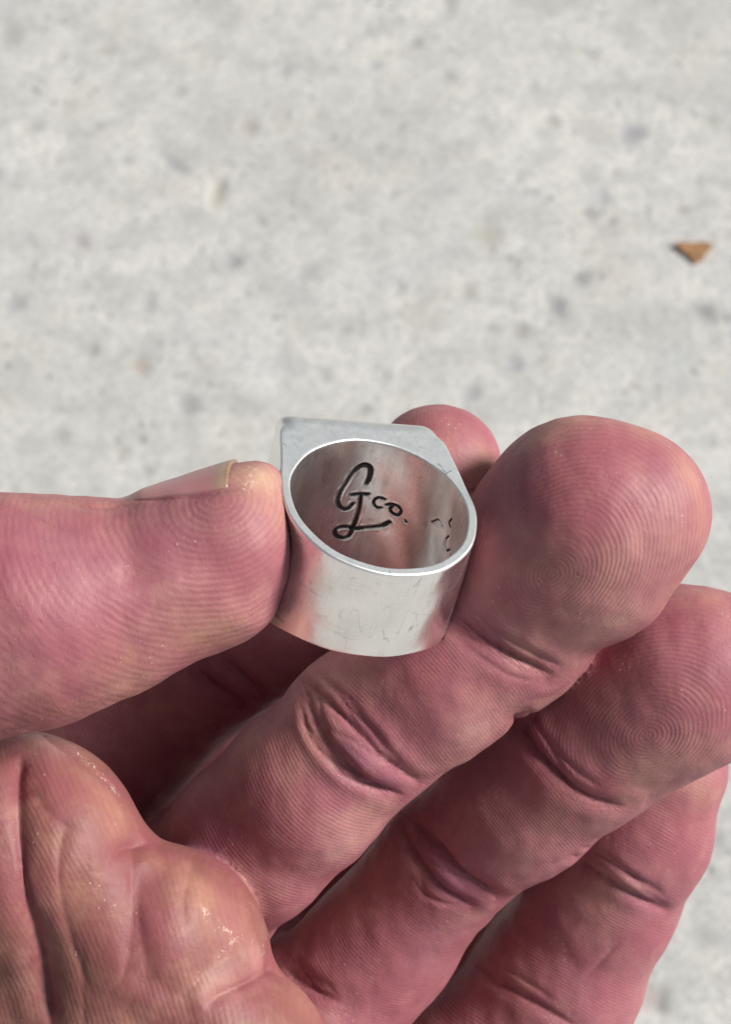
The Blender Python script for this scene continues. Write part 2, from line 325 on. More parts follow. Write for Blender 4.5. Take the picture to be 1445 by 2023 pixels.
def build_ring():
    corner_r = {1: 1.6, -1: 1.0}
    hw, hh = .94*RI, 1.46*RI
    pts = [(1.105*RI*math.cos(a), 1.105*RI*math.sin(a)) for a in np.linspace(0, 2*math.pi, 721)[:-1]]
    for sx in (1, -1):
        pts += [(sx*(hw - corner_r[sx]) + corner_r[sx]*math.cos(a), hh - corner_r[sx] + corner_r[sx]*math.sin(a)) for a in np.linspace(0, 2*math.pi, 97)]
    pts = sorted(set(pts))
    def half(ps):
        h = []
        for p in ps:
            while len(h) > 1 and (h[-1][0]-h[-2][0])*(p[1]-h[-2][1]) - (h[-1][1]-h[-2][1])*(p[0]-h[-2][0]) <= 0: h.pop()
            h.append(p)
        return h
    lo, hi = half(pts), half(pts[::-1]); H = np.array(lo[:-1] + hi[:-1])
    N = 900
    A = np.linspace(0, 2*math.pi, N, endpoint=False)
    Hn = np.roll(H, -1, 0)
    Ro = np.zeros(N)
    for i, a in enumerate(A):
        d = np.array([math.cos(a), math.sin(a)]); e = Hn - H
        den = d[0]*e[:, 1] - d[1]*e[:, 0]; den[abs(den) < 1e-12] = 1e-12
        t = (H[:, 0]*e[:, 1] - H[:, 1]*e[:, 0])/den; u = (H[:, 0]*d[1] - H[:, 1]*d[0])/den
        ok = (t > 0) & (u >= -1e-6) & (u <= 1 + 1e-6); Ro[i] = t[ok].max()
    # how much this angle belongs to the flat head (bigger worn bevel there)
    yy = Ro*np.sin(A); head = np.clip((yy - 1.02*RI)/(.36*RI), 0, 1); head = head*head*(3 - 2*head)
    bev = .24 + 2.3*head; bva = .24 + .75*head
    rows = []; flags = []                     # each row: radius(N), s(N)
    ns = 210
    bi = .16
    s_in = np.linspace(bi, RL - bi, ns)
    for k in range(5, 0, -1):                 # inner front fillet
        q = k/5*math.pi/2; rows.append((RI + bi - bi*math.cos(q)*1.0, bi - bi*math.sin(q)))
    inner0 = len(rows)
    for s in s_in: rows.append((np.full(N, RI), np.full(N, s)))
    inner1 = len(rows)
    for k in range(1, 6):
        q = k/5*math.pi/2; rows.append((RI + bi - bi*math.cos(q), RL - bi + bi*math.sin(q)))
    for t in np.linspace(0, 1, 10)[1:-1]: rows.append(((RI + bi)*(1 - t) + (Ro - bev)*t, np.full(N, RL)))
    for k in range(0, 8):
        q = k/7*math.pi/2; rows.append((Ro - bev + bev*np.sin(q), RL - bev + bev*np.cos(q)))
    for t in np.linspace(0, 1, 70)[1:-1]: rows.append((Ro, (RL - bev)*(1 - t) + bva*t))
    for k in range(0, 8):
        q = k/7*math.pi/2; rows.append((Ro - bev + bev*np.cos(q), bva - bva*np.sin(q)))
    for t in np.linspace(0, 1, 12)[1:-1]: rows.append(((RI + bi)*t + (Ro - bev)*(1 - t), np.full(N, 0.0)))
    M = len(rows)
    Rr = np.zeros((M, N)); Sr = np.zeros((M, N))
    for i, (r, s) in enumerate(rows): Rr[i] = r; Sr[i] = s
    Aa = np.broadcast_to(A, (M, N)).copy()
    Sr = Sr*ring_len(Rr*np.sin(Aa))/RL
    # engraving: sink the bore along the strokes
    groove = np.zeros((M, N)); lip = np.zeros((M, N))
    strokes = []
    for name, lines, hwid in LETTERS:
        L = []
        for ln in lines:
            q = smooth_line(Z1(ln), 8); L.append(np.array([px_on_bore(*p) for p in q]))
        strokes.append((name, L, hwid))
        for q in L:
            x = np.unwrap(q[:, 0])*RI; y = q[:, 1]
            sub = slice(inner0, inner1)
            gx = (Aa[sub]*RI); gx = gx - 2*math.pi*RI*np.round((gx - x.mean())/(2*math.pi*RI)); gy = Sr[sub]
            best = np.full(gx.shape, 9.0)
            for a in range(len(x) - 1):
                ex, ey = x[a+1] - x[a], y[a+1] - y[a]; L2 = ex*ex + ey*ey + 1e-9
                t = np.clip(((gx - x[a])*ex + (gy - y[a])*ey)/L2, 0, 1)
                best = np.minimum(best, np.hypot(gx - x[a] - ex*t, gy - y[a] - ey*t))
            k = np.clip(1 - best/(hwid*1.25), 0, 1); groove[sub] = np.maximum(groove[sub], k*k*(3 - 2*k)); lip[sub] = np.maximum(lip[sub], np.exp(-((best - hwid*1.55)/.09)**2))
    Rr = Rr + .17*groove - .014*(1 + np.sin(Aa*40 + Sr*3))*lip*(groove < .05)
    # the left side of the head flares out a little towards the back
    dF = np.angle(np.exp(1j*(Aa - R(172)))); backness = np.clip((Sr/ring_len(Rr*np.sin(Aa)) - .45)/.55, 0, 1)
    Rr = Rr + np.where(Rr > RI*1.06, 1.1*np.exp(-(dF/.42)**2)*backness**1.6, 0)
    # hand-made unevenness
    Rr = Rr + .045*np.sin(Aa*5 + Sr*.35)*np.exp(-((Rr - RI)/9)**2) + .03*np.sin(Aa*11 + 1.3 + Sr*.8)
    X = Rr*np.cos(Aa); Y = Rr*np.sin(Aa)
    P = RC + X[..., None]*RW + Y[..., None]*RU + Sr[..., None]*(E1*.05 - AX)
    i = np.arange(M)[:, None]; j = np.arange(N)[None]
    idx = lambda a, b: (a % M)*N + (b % N)
    F = np.stack([idx(i, j), idx(i, j+1), idx(i+1, j+1), idx(i+1, j)], -1).reshape(-1, 4)
    W = to_world(P.reshape(-1, 3)); base = to_world(ring_pt(0, -RI*1.1, RL*.5)[None])[0]
    body = bpy.data.objects.new('signet_ring', None); col.objects.link(body); body.location = Vector(base); body.empty_display_size = .01
    bpy.context.view_layer.update()
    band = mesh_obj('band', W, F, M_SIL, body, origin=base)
    bm = bmesh.new(); bm.from_mesh(band.data); bmesh.ops.recalc_face_normals(bm, faces=bm.faces); bm.to_mesh(band.data); bm.free()
    inner = np.zeros((M, N)); inner[inner0:inner1] = 1
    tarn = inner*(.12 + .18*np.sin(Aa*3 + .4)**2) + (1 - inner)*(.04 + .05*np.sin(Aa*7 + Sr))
    # outer left lower corner keeps a worn, blackened patch
    ang0 = math.atan2(-.35, -.94); dA = np.angle(np.exp(1j*(Aa - ang0)))
    tarn += (1 - inner)*.9*np.exp(-(dA/.16)**2 - ((Sr - ring_len(Rr*np.sin(Aa)) + .6)/1.3)**2)
    at = band.data.attributes.new('tarnish', 'FLOAT', 'POINT'); at.data.foreach_set('value', np.clip(tarn, 0, 1).ravel().astype(np.float32))
    npx, npy = to_px(P)
    outer = (Rr > RI*1.04) | ((Sr < .3) & (Rr > RI*1.02))
    for pts, wpx in [([(769,1268),(764,1260),(758,1264)],1.6),([(813,1238),(808,1246)],2.0),([(818,1236),(812,1244)],1.5),([(757,1245),(760,1258)],1.4),([(612,1148),(616,1154)],2.0),([(862,932),(880,936),(892,930)],2.0),([(866,915),(878,930),(884,940)],1.8),
                     ([(562,878),(564,880)],2.4),([(588,1060),(596,1064)],1.6),([(892,1000),(888,1010)],1.6),([(770,1128),(772,1136)],1.4),([(545,1215),(560,1228)],3.2),([(530,1192),(538,1204)],2.6)]:
        best = np.full(npx.shape, 99.0)
        for (ax_, ay_), (bx_, by_) in zip(pts[:-1], pts[1:]):
            ex, ey = bx_ - ax_, by_ - ay_; t = np.clip(((npx - ax_)*ex + (npy - ay_)*ey)/(ex*ex + ey*ey), 0, 1)
            best = np.minimum(best, np.hypot(npx - ax_ - t*ex, npy - ay_ - t*ey))
        groove = np.maximum(groove, np.where(outer & (P[..., 2] > -9), .5*np.exp(-(best/(.8*wpx))**2), 0))
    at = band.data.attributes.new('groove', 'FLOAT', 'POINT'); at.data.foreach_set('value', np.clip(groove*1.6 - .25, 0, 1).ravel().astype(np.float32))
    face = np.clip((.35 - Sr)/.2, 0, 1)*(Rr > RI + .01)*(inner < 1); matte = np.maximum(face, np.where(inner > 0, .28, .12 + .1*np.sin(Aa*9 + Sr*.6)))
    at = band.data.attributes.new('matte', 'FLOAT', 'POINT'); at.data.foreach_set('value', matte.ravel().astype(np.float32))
    uv = np.stack([Aa*RI, Sr, Rr], -1).reshape(-1, 3).astype(np.float32)
    at = band.data.attributes.new('ringuv', 'FLOAT_VECTOR', 'POINT'); at.data.foreach_set('vector', uv.ravel())
    tag(body, 'wide silver signet ring with flat top, engraved inside, held between thumb and fingers', 'ring')
    # blackened filling of each stroke, lying low in its groove
    for name, L, hwid in strokes:
        V, Fc = [], []
        for q in L:
            a = np.unwrap(q[:, 0]); s = q[:, 1]; n = len(a)
            dx = np.gradient(a*RI); dy = np.gradient(s); ln = np.hypot(dx, dy) + 1e-9; nx, ny = -dy/ln, dx/ln
            b = len(V)
            for kk in range(n):
                taper = min(1, .35 + .15*min(kk, n - 1 - kk))
                wv = hwid*.92*taper*(1 + .13*math.sin(kk*1.7) + .10*math.sin(kk*.45 + 1))
                for t in (-1, -.5, 0, .5, 1):
                    aa = a[kk] + nx[kk]*wv*t/RI; ss = s[kk] + ny[kk]*wv*t
                    rr = RI + .012 + .10*(1 - t*t)
                    V.append(ring_pt(rr*math.cos(aa), rr*math.sin(aa), ss))
            for kk in range(n - 1):
                for t in range(4):
                    o_ = b + kk*5 + t; Fc.append([o_, o_ + 1, o_ + 6, o_ + 5])
        mesh_obj(name, to_world(np.array(V)), Fc, M_OX, body, origin=base)
    return A, Ro
ring = build_ring()

# ------------------------------------------------------------------ the hand: one continuous surface grown from a distance field
G = {}   # group -> list of chains of (px,py,z,rpx)
G['middle'] = [[(1150,1012,-8,190),(1092,1092,-12,186),(1000,1228,-17,173),(860,1332,-18,166),(720,1440,-20,156),(600,1560,-22,160),(500,1660,-26,160),(400,1755,-35,158),(200,1930,-39,190)],
               [(1241,1013,-8,165),(1180,1110,-10,160)], [(1088,985,-11,126),(1092,1092,-12,150)]]
G['index'] = [[(865,926,-21,128),(745,1085,-29,130),(600,1210,-34,134),(415,1304,-41,138),(243,1448,-45,154),(80,1600,-44,172),(-70,1800,-36,200)]]
G['ringf'] = [[(1335,1335,-23,178),(1270,1385,-25,174),(1156,1472,-28,163),(1028,1580,-33,153),(884,1700,-39,132),(754,1864,-44,140),(604,2032,-46,163),(390,2220,-39,200)],
              [(1400,1330,-23,165),(1360,1360,-23,165)]]
G['little'] = [[(1318,1520,-40,122),(1262,1640,-43,140),(1188,1776,-48,146),(1100,1940,-52,160),(980,2120,-55,190),(800,2330,-50,230)]]
G['thumb'] = [[(433,1045,1,142),(393,1090,0,184),(215,1172,1,192),(50,1205,3,226),(-90,1225,3,236),(-320,1330,-2,250),(-480,1560,-12,300)], [(492,968,0,63),(433,1045,1,132)]]
G['palm'] = [[(35,1690,-12,246),(-150,1720,-26,300),(-420,1700,-14,330)], [(300,1902,-13,238),(80,1990,-27,300)], [(428,2132,-12,238),(200,2200,-18,300)],
             [(-100,2000,-32,380),(200,2330,-34,380),(600,2520,-44,330)], [(-60,1990,-24,350),(170,2330,-24,380),(100,2700,-26,380)], [(130,1840,-16,240),(250,2050,-17,280)], [(120,1690,-8,155),(285,1868,-9,150)], [(300,1900,-9,150),(430,2070,-9,150)], [(-300,2200,-30,440),(100,2620,-32,420)], [(-480,1560,-12,300),(-650,2150,-24,420)], [(-650,2150,-24,420),(-500,2700,-32,440),(-620,3000,-34,400)]]
G['fill'] = [[(270,1640,-60,110),(620,1300,-57,95)], [(520,1900,-62,110),(980,1470,-54,80)], [(800,2040,-66,130),(1180,1680,-58,85)], [(300,1900,-54,250),(800,2200,-64,200)]]  # added flesh deep behind the finger gaps, blocks light and the ground
KG = dict(fill=2.0, middle=2.2, index=2.5, ringf=2.2, little=2.5, thumb=3.0, palm=2.4)
VX = 0.55
lo = np.array([-112., -132., -80.]); hi = np.array([50., 16., 26.])
dims = np.ceil((hi - lo)/VX).astype(int) + 1
def chain_dist(P, ch):                              # P (...,3); generator of cone distances
    for (a, b) in zip(ch[:-1], ch[1:]):
        p0, p1 = C3(*a[:3]), C3(*b[:3]); r0, r1 = rad(a[3], a[2]), rad(b[3], b[2])
        yield p0, p1, r0, r1
def smin(a, b, k):
    h = np.clip(.5 + .5*(b - a)/k, 0, 1); return b*(1 - h) + a*h - k*h*(1 - h)
def group_sdf(P, name):
    out = None
    for ch in G[name]:
        for p0, p1, r0, r1 in chain_dist(P, ch):
            d = p1 - p0; t = np.clip(((P - p0) @ d)/(d @ d), 0, 1)
            dist = np.linalg.norm(P - p0 - t[..., None]*d, axis=-1) - (r0 + (r1 - r0)*t)
            out = dist if out is None else smin(out, dist, KG[name])
    return out
ax = [lo[i] + VX*np.arange(dims[i]) for i in range(3)]
def group_grid(name):
    g = np.full(dims, 12.0, np.float32)
    for ch in G[name]:
        for p0, p1, r0, r1 in chain_dist(None, ch):
            mn = np.minimum(p0 - r0, p1 - r1) - 5; mx = np.maximum(p0 + r0, p1 + r1) + 5
            i0 = np.clip(((mn - lo)/VX).astype(int), 0, dims); i1 = np.clip(((mx - lo)/VX).astype(int) + 2, 0, dims)
            if (i1 <= i0).any(): continue
            X = ax[0][i0[0]:i1[0], None, None].astype(np.float32); Y = ax[1][None, i0[1]:i1[1], None].astype(np.float32); Z = ax[2][None, None, i0[2]:i1[2]].astype(np.float32)
            d = p1 - p0; t = ((X - p0[0])*d[0] + (Y - p0[1])*d[1] + (Z - p0[2])*d[2])/(d @ d); np.clip(t, 0, 1, out=t)
            q = np.sqrt((X - p0[0] - t*d[0])**2 + (Y - p0[1] - t*d[1])**2 + (Z - p0[2] - t*d[2])**2) - (r0 + (r1 - r0)*t)
            s = (slice(i0[0], i1[0]), slice(i0[1], i1[1]), slice(i0[2], i1[2]))
            g[s] = smin(g[s], q.astype(np.float32), KG[name])
    return g
# flat nail bed cut on the thumb
NB0, NB1 = C3(240, 984, 0), C3(490, 905, 0)
nt_ = (NB1 - NB0)/np.linalg.norm(NB1 - NB0); nn_ = np.array([-nt_[1], nt_[0], 0]); NR = 8.6
def build_field():
    f = group_grid('thumb')
    X, Y, Z = ax[0][:, None, None], ax[1][None, :, None], ax[2][None, None, :]
    q0 = NB0 - nn_*NR + np.array([0, 0, -1.5]); ex, ey, ez = X - q0[0], Y - q0[1], Z - q0[2]
    al_ = ex*nt_[0] + ey*nt_[1]
    pl = (np.sqrt((ex - al_*nt_[0])**2 + (ey - al_*nt_[1])**2 + ez**2) - NR).astype(np.float32)
    up_ = ex*nn_[0] + ey*nn_[1]
    pl = (np.sqrt(np.maximum(up_, 0)**2 + (ez*np.where(ez > 0, .72, 1))**2) - NR - .8*np.maximum(0, -up_) - .45*np.maximum(0, -al_)).astype(np.float32)
    f = -smin(-f, -pl, 1.6)                       # smooth intersection with the half space under the nail
    del pl
    palm = group_grid('palm')
    fing = None
    for n in ('middle', 'index', 'ringf', 'little', 'fill'):
        g = group_grid(n); fing = g if fing is None else smin(fing, g, .6)
    f = smin(smin(palm, f, 1.0), fing, .7)
    for a, i in ((0, 0), (0, -1), (1, 0), (1, -1), (2, 0), (2, -1)):
        s = [slice(None)]*3; s[a] = i; f[tuple(s)] = np.maximum(f[tuple(s)], .3)
    return f
def surface_nets(f):
    sgn = f < 0
    corners = [(i, j, k) for i in (0, 1) for j in (0, 1) for k in (0, 1)]
    sh = tuple(d - 1 for d in f.shape)
    cnt = np.zeros(sh, np.int8)
    for c in corners: cnt += sgn[c[0]:c[0]+sh[0], c[1]:c[1]+sh[1], c[2]:c[2]+sh[2]]
    act = np.argwhere((cnt > 0) & (cnt < 8))
    vid = np.full(sh, -1, np.int32); vid[tuple(act.T)] = np.arange(len(act))
    acc = np.zeros((len(act), 3)); num = np.zeros(len(act))
    for a in corners:
        for axn in range(3):
            if a[axn]: continue
            b = list(a); b[axn] = 1
            va = f[act[:, 0]+a[0], act[:, 1]+a[1], act[:, 2]+a[2]]; vb = f[act[:, 0]+b[0], act[:, 1]+b[1], act[:, 2]+b[2]]
            m = (va < 0) != (vb < 0); t = va[m]/(va[m] - vb[m])
            p = np.tile(np.array(a, float), (m.sum(), 1)); p[:, axn] = t
            acc[m] += p; num[m] += 1
    V = lo + VX*(act + acc/num[:, None])
    F = []
    for axn in range(3):
        s0 = [slice(None)]*3; s1 = [slice(None)]*3; s0[axn] = slice(0, -1); s1[axn] = slice(1, None)
        A_, B_ = sgn[tuple(s0)], sgn[tuple(s1)]
        e = np.argwhere(A_ != B_); u, v = (axn+1) % 3, (axn+2) % 3
        e = e[(e[:, u] > 0) & (e[:, v] > 0) & (e[:, u] < f.shape[u]-1) & (e[:, v] < f.shape[v]-1)]
        fl = A_[tuple(e.T)]
        def g(du, dv):
            q = e.copy(); q[:, u] -= du; q[:, v] -= dv; return vid[tuple(q.T)]
        q = np.stack([g(1, 1), g(0, 1), g(0, 0), g(1, 0)], 1)
        q[~fl] = q[~fl][:, ::-1]; F.append(q)
    return V, np.concatenate(F)
def normals(V, F):
    n = np.cross(V[F[:, 2]] - V[F[:, 0]], V[F[:, 3]] - V[F[:, 1]]); N = np.zeros_like(V)
    for k in range(4): 
        for a in range(3): N[:, a] += np.bincount(F[:, k], n[:, a], len(V))
    return N/(np.linalg.norm(N, axis=1, keepdims=True) + 1e-12)
def relax(V, F, it, lam=.5):
    for _ in range(it):
        A = np.zeros_like(V); c = np.zeros(len(V))
        for k in range(4):
            for nb in ((k+1) % 4, (k+3) % 4):
                for a in range(3): A[:, a] += np.bincount(F[:, k], V[F[:, nb], a], len(V))
                c += np.bincount(F[:, k], minlength=len(V))
        V = V + lam*(A/np.maximum(c, 1)[:, None] - V)
    return V
field = build_field()
HV, HF = surface_nets(field); del field
HV = relax(HV, HF, 3)
# one smooth refinement through Blender's subdivision modifier
def subdivide(V, F):
    me = bpy.data.meshes.new('tmp'); me.from_pydata(V, [], F.tolist()); o = bpy.data.objects.new('tmp', me); col.objects.link(o)
    md = o.modifiers.new('s', 'SUBSURF'); md.levels = 1; md.render_levels = 1
    dg = bpy.context.evaluated_depsgraph_get(); ev = o.evaluated_get(dg); m2 = ev.to_mesh()
    v = np.empty(len(m2.vertices)*3, np.float32); m2.vertices.foreach_get('co', v)
    f = np.empty(len(m2.loops), np.int32); m2.loops.foreach_get('vertex_index', f)
    v = v.reshape(-1, 3).astype(float); f = f.reshape(-1, 4).copy(); ev.to_mesh_clear(); bpy.data.objects.remove(o); bpy.data.meshes.remove(me)
    return v, f
bvh = BVHTree.FromPolygons([tuple(v) for v in HV], HF.tolist())
HV, HF = subdivide(HV, HF)
def hit(px, py):
    o = Vector((0, 0, DF)); d = (Vector(C3(px, py, 0)) - o).normalized()
    r = bvh.ray_cast(o, d)
    return np.array(r[0]) if r[0] is not None else None
def line3(pts, n=6):
    out = [hit(*p) for p in smooth_line(pts, n)]
    out = [p for p in out if p is not None]
    return np.array(out)
def dist_line(P, L):
    best = np.full(len(P), 99.0)
    for a, b in zip(L[:-1], L[1:]):
        d = b - a; l2 = d @ d
        if l2 < 1e-9 or l2 > 60: continue
        t = np.clip(((P - a) @ d)/l2, 0, 1); best = np.minimum(best, np.linalg.norm(P - a - t[:, None]*d, axis=1))
    return best
NRM = normals(HV, HF)
PXX, PYY = to_px(HV)
FRONT = (NRM[:, 2] > -.35) & (PXX > -200) & (PXX < 1650) & (PYY > 700) & (PYY < 2250)
fi = np.where(FRONT)[0]
disp = np.zeros(len(HV)); amp = np.ones(len(HV)); purple = np.zeros(len(HV))
# creases: (points, half width mm, depth mm, end taper)
CR = [
 # middle finger
 ([(893,1212),(950,1262),(1020,1305),(1095,1338)], .5, .85), ([(925,1200),(985,1252),(1050,1290),(1115,1320)], .30, .28), ([(880,1240),(940,1290),(1010,1335),(1070,1352)], .35, .22),
 ([(602,1350),(612,1400),(640,1462),(690,1518),(745,1556),(800,1576)], .45, .72), ([(600,1345),(648,1388),(700,1440),(760,1500),(835,1552)], .42, .62), ([(640,1460),(690,1475),(760,1535)], .3, .14),
 # ring finger
 ([(1018,1410),(1040,1460),(1090,1520),(1150,1570),(1235,1600)], .5, .75), ([(1045,1400),(1075,1455),(1130,1515),(1190,1558)], .28, .28),
 ([(790,1630),(830,1700),(880,1760),(940,1796)], .45, .75), ([(805,1615),(860,1665),(910,1720),(985,1775)], .5, .75), ([(815,1650),(870,1700),(930,1765)], .3, .15),
 ([(555,1905),(610,1950),(680,1985)], .6, .7),
 # little finger
 ([(1130,1690),(1190,1730),(1260,1775),(1325,1805)], .35, .45), ([(1150,1672),(1220,1710),(1300,1765)], .25, .25), ([(935,1905),(1000,1950),(1080,1995),(1140,2030)], .4, .45), ([(970,1895),(1040,1940),(1110,1985)], .25, .2),
 ([(1235,1850),(1190,1900),(1150,1940)], .3, .16),
 # index
 ([(370,1305),(420,1355),(480,1400)], .6, .9), ([(425,1280),(470,1330),(520,1372)], .5, .7), ([(75,1440),(150,1500),(230,1560)], .4, .3),
 # palm and ball of the thumb
 ([(42,1480),(36,1560),(38,1660),(52,1770),(80,1880),(98,2040)], .7, 1.0), ([(285,1650),(268,1690),(262,1780),(258,1860),(235,1960)], 1.0, .32), ([(548,1905),(500,1935),(440,1965),(400,1995)], .6, .7),
 ([(300,1662),(255,1668),(225,1700)], .5, .6),
 ([(500,1872),(440,1902),(380,1950),(330,2010)], 1.7, .6), ([(285,1700),(275,1800),(285,1900),(300,1990)], 1.8, .55), ([(130,1620),(115,1720),(135,1830),(180,1960)], .35, .18), ([(60,1560),(110,1620),(180,1660)], .35, .15), ([(380,1700),(360,1780),(370,1850)], .35, .15),
 # thumb
 ([(245,985),(320,986),(400,978),(482,962)], .28, .20), ([(100,985),(180,1000),(260,1000)], .4, .2), ([(40,1010),(110,1040),(170,1050)], .4, .12),
]
LN = []
rs = np.random.RandomState(21)
for pts, wd, dp in list(CR[:6]) + list(CR[6:14]):                 # finer wrinkles running beside the joint folds
    if dp < .35: continue
    q = smooth_line(pts, 6)
    for k in range(4):
        a0 = rs.randint(0, max(1, len(q)//2)); a1 = min(len(q), a0 + rs.randint(len(q)//3, len(q)))
        if a1 - a0 < 4: continue
        off = rs.choice([-1, 1])*rs.uniform(14, 42); seg_ = q[a0:a1].copy(); t = np.linspace(0, 1, len(seg_))
        o_ = off*(.55 + .45*np.sin(t*3 + rs.uniform(0, 3))) + 3*np.sin(t*17 + k)
        seg_[:, 0] += .72*o_; seg_[:, 1] -= .69*o_
        CR.append(([tuple(p) for p in seg_[::3]], rs.uniform(.20, .28), rs.uniform(.14, .28)))
for pts, wd, dp in CR:
    L = line3(pts)
    if len(L) > 1 and 300 < pts[0][0] < 480 and 1240 < pts[0][1] < 1340: L = L[L[:, 2] < -20]     # stay on the forefinger, not on the thumb above it
    if len(L) < 2: continue
    LN.append(L)
    mn, mx = L.min(0) - wd*5, L.max(0) + wd*5
    sel = fi[np.all((HV[fi] > mn) & (HV[fi] < mx), axis=1)]
    d = dist_line(HV[sel], L)
    # soften both ends
    e = np.minimum(np.linalg.norm(HV[sel] - L[0], axis=1), np.linalg.norm(HV[sel] - L[-1], axis=1)); tp = np.clip(e/3.0 + .15, 0, 1)
    wv = 1 + .35*np.sin(HV[sel] @ np.array([1.1, .7, .5]) + wd*9)
    disp[sel] -= 1.25*dp*tp*(.62*np.exp(-(d/(wd*.8*wv))**1.35) + .38*np.exp(-(d/(wd*2.6))**2)); disp[sel] += dp*.10*tp*np.exp(-((d - wd*4)/(wd*2.2))**2)
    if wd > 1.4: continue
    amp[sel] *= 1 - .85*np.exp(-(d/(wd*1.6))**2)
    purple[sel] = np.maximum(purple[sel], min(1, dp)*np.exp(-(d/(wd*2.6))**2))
# swellings: (px,py, radius px, height mm)
for (px, py, r, h) in [(715,1505,60,.5),(885,1735,50,.5),(1180,1110,150,.35),(1130,1000,120,-.2),(560,1640,110,.35),(880,1390,120,.3),(1050,1580,100,.3),(1300,1400,120,.3),
                       (480,1900,55,.35),(420,1985,60,.3),(150,1600,90,.4),(360,1760,80,.6),(170,1850,90,.5),(40,1900,50,.5),(640,2000,60,.6),(300,1180,130,.3),(530,1060,60,.3),(1230,1740,60,.3),(330,1700,40,.4)]:
    c = hit(px, py)
    if c is None: continue
    d2 = ((HV[fi] - c)**2).sum(1); disp[fi] += h*np.exp(-d2/(r*S)**2)
# broad natural unevenness
def wavy(P, seed, sc):
    rs = np.random.RandomState(seed); o = np.zeros(len(P))
    for _ in range(14):
        k = rs.normal(size=3); k *= sc/np.linalg.norm(k)*rs.uniform(.6, 1.6); o += np.sin(P @ k + rs.uniform(0, 6.28))
    return o/math.sqrt(14)
disp += .10*wavy(HV, 3, .55) + .035*wavy(HV, 5, 1.5)
HV2 = HV + NRM*disp[:, None]
# the flesh gives way where the ring presses on it
rel = HV2 - RC; rs_ = -(rel @ AX); rel = rel - (E1*.05)*rs_[:, None]; rx, ry = rel @ RW, rel @ RU
rho = np.hypot(rx, ry); ang_ = np.mod(np.arctan2(ry, rx), 2*math.pi)
ro_ = np.interp(ang_, np.append(ring[0], 2*math.pi), np.append(ring[1], ring[1][0])) + .06
edge_ = np.clip((rs_ + .9)/.9, 0, 1)*np.clip((ring_len(ry) + .9 - rs_)/.9, 0, 1)
push = np.where((rho < ro_) & (rho > 3), (ro_ - rho)*edge_, 0)
HV2 = HV2 + ((RW*rx[:, None] + RU*ry[:, None])/np.maximum(rho, .1)[:, None])*push[:, None]

# which region each vertex belongs to
def seg_info(P, name):
    best = np.full(len(P), 99.0); tt = np.zeros(len(P))
    ch = G[name][0]
    for i, (p0, p1, r0, r1) in enumerate(chain_dist(None, ch)):
        d = p1 - p0; t = np.clip(((P - p0) @ d)/(d @ d), 0, 1)
        q = np.linalg.norm(P - p0 - t[:, None]*d, axis=1) - (r0 + (r1 - r0)*t)
        m = q < best; best[m] = q[m]; tt[m] = i + t[m]
    for ch in G[name][1:]:
        for p0, p1, r0, r1 in chain_dist(None, ch):
            d = p1 - p0; t = np.clip(((P - p0) @ d)/(d @ d), 0, 1)
            q = np.linalg.norm(P - p0 - t[:, None]*d, axis=1) - (r0 + (r1 - r0)*t)
            best = np.minimum(best, q)
    return best, tt
names = [n for n in G if n != 'fill']
info = {n: seg_info(HV, n) for n in names}
D = np.stack([info[n][0] for n in names]); own = D.argmin(0)
phase = np.zeros(len(HV))
def frame(pa_, pb_):
    a = C3(*pb_) - C3(*pa_); a /= np.linalg.norm(a); b = np.array([-a[1], a[0], 0]); b /= np.linalg.norm(b); return a, b
def whorl(P, c, adir, lam, sa, sb, spiral=1, sz=.75):
    ct = hit(*c); a, b = adir; q = P - ct; u, v, z = q @ a, q @ b, q @ np.cross(a, b)
    return 2*math.pi*np.sqrt((u*sa)**2 + (v*sb)**2 + (z*sz)**2)/lam + spiral*np.arctan2(v, u)
def bands(P, c, adir, lam, curve):
    ct = hit(*c); a, b = adir; q = P - ct; u, v = q @ a, q @ b
    return 2*math.pi*(u + curve*v*v)/lam
fuv = np.zeros((len(HV), 3))
def setp(name, t0, t1, fn, k=1.0, fr_=None):
    m = np.where((own == names.index(name)) & (info[name][1] >= t0) & (info[name][1] < t1) & FRONT)[0]
    if len(m):
        phase[m] = fn(HV[m]); amp[m] *= k
        if fr_ is not None: fuv[m, 0] = HV[m] @ fr_[0]; fuv[m, 1] = HV[m] @ fr_[1]
fm = frame((860,1330,-13), (1150,1012,-3)); fm2 = frame((430,1720,-19), (860,1330,-13))
setp('middle', -1, 1.93, lambda P: whorl(P, (1092,1132), fm, .45, .8, 1.12), .8, fm2)
setp('middle', 1.93, 3.95, lambda P: bands(P, (850,1340), fm2, .39, .022), .45, fm2)
setp('middle', 3.95, 9, lambda P: bands(P, (560,1620), fm2, .44, -.02), .55, fm2)
fr = frame((1010,1560,-19), (1335,1335,-9)); fr2 = frame((715,1840,-26), (1010,1560,-19))
setp('ringf', -1, 2.05, lambda P: whorl(P, (1283,1452), fr, .46, .85, 1.1, -1), .8, fr2)
setp('ringf', 2.05, 3.9, lambda P: bands(P, (1010,1580), fr2, .39, .022), .55, fr2)
setp('ringf', 3.9, 9, lambda P: bands(P, (720,1850), fr2, .42, -.02), .55, fr2)
fl_ = frame((1100,1935,-29), (1322,1520,-20))
setp('little', -1, 1.3, lambda P: bands(P, (1300,1600), fl_, .40, .03), .55, fl_); setp('little', 1.3, 9, lambda P: bands(P, (1150,1850), fl_, .40, .02), .55, fl_)
fx = frame((270,1460,-25), (600,1215,-26))
setp('index', -1, 1.2, lambda P: bands(P, (930,880), frame((745,1085,-24), (865,926,-20)), .48, -.04), .55, fx); setp('index', 1.2, 9, lambda P: bands(P, (300,1440), fx, .42, -.02), .55, fx)
ft = frame((50,1205,3), (425,1045,0))
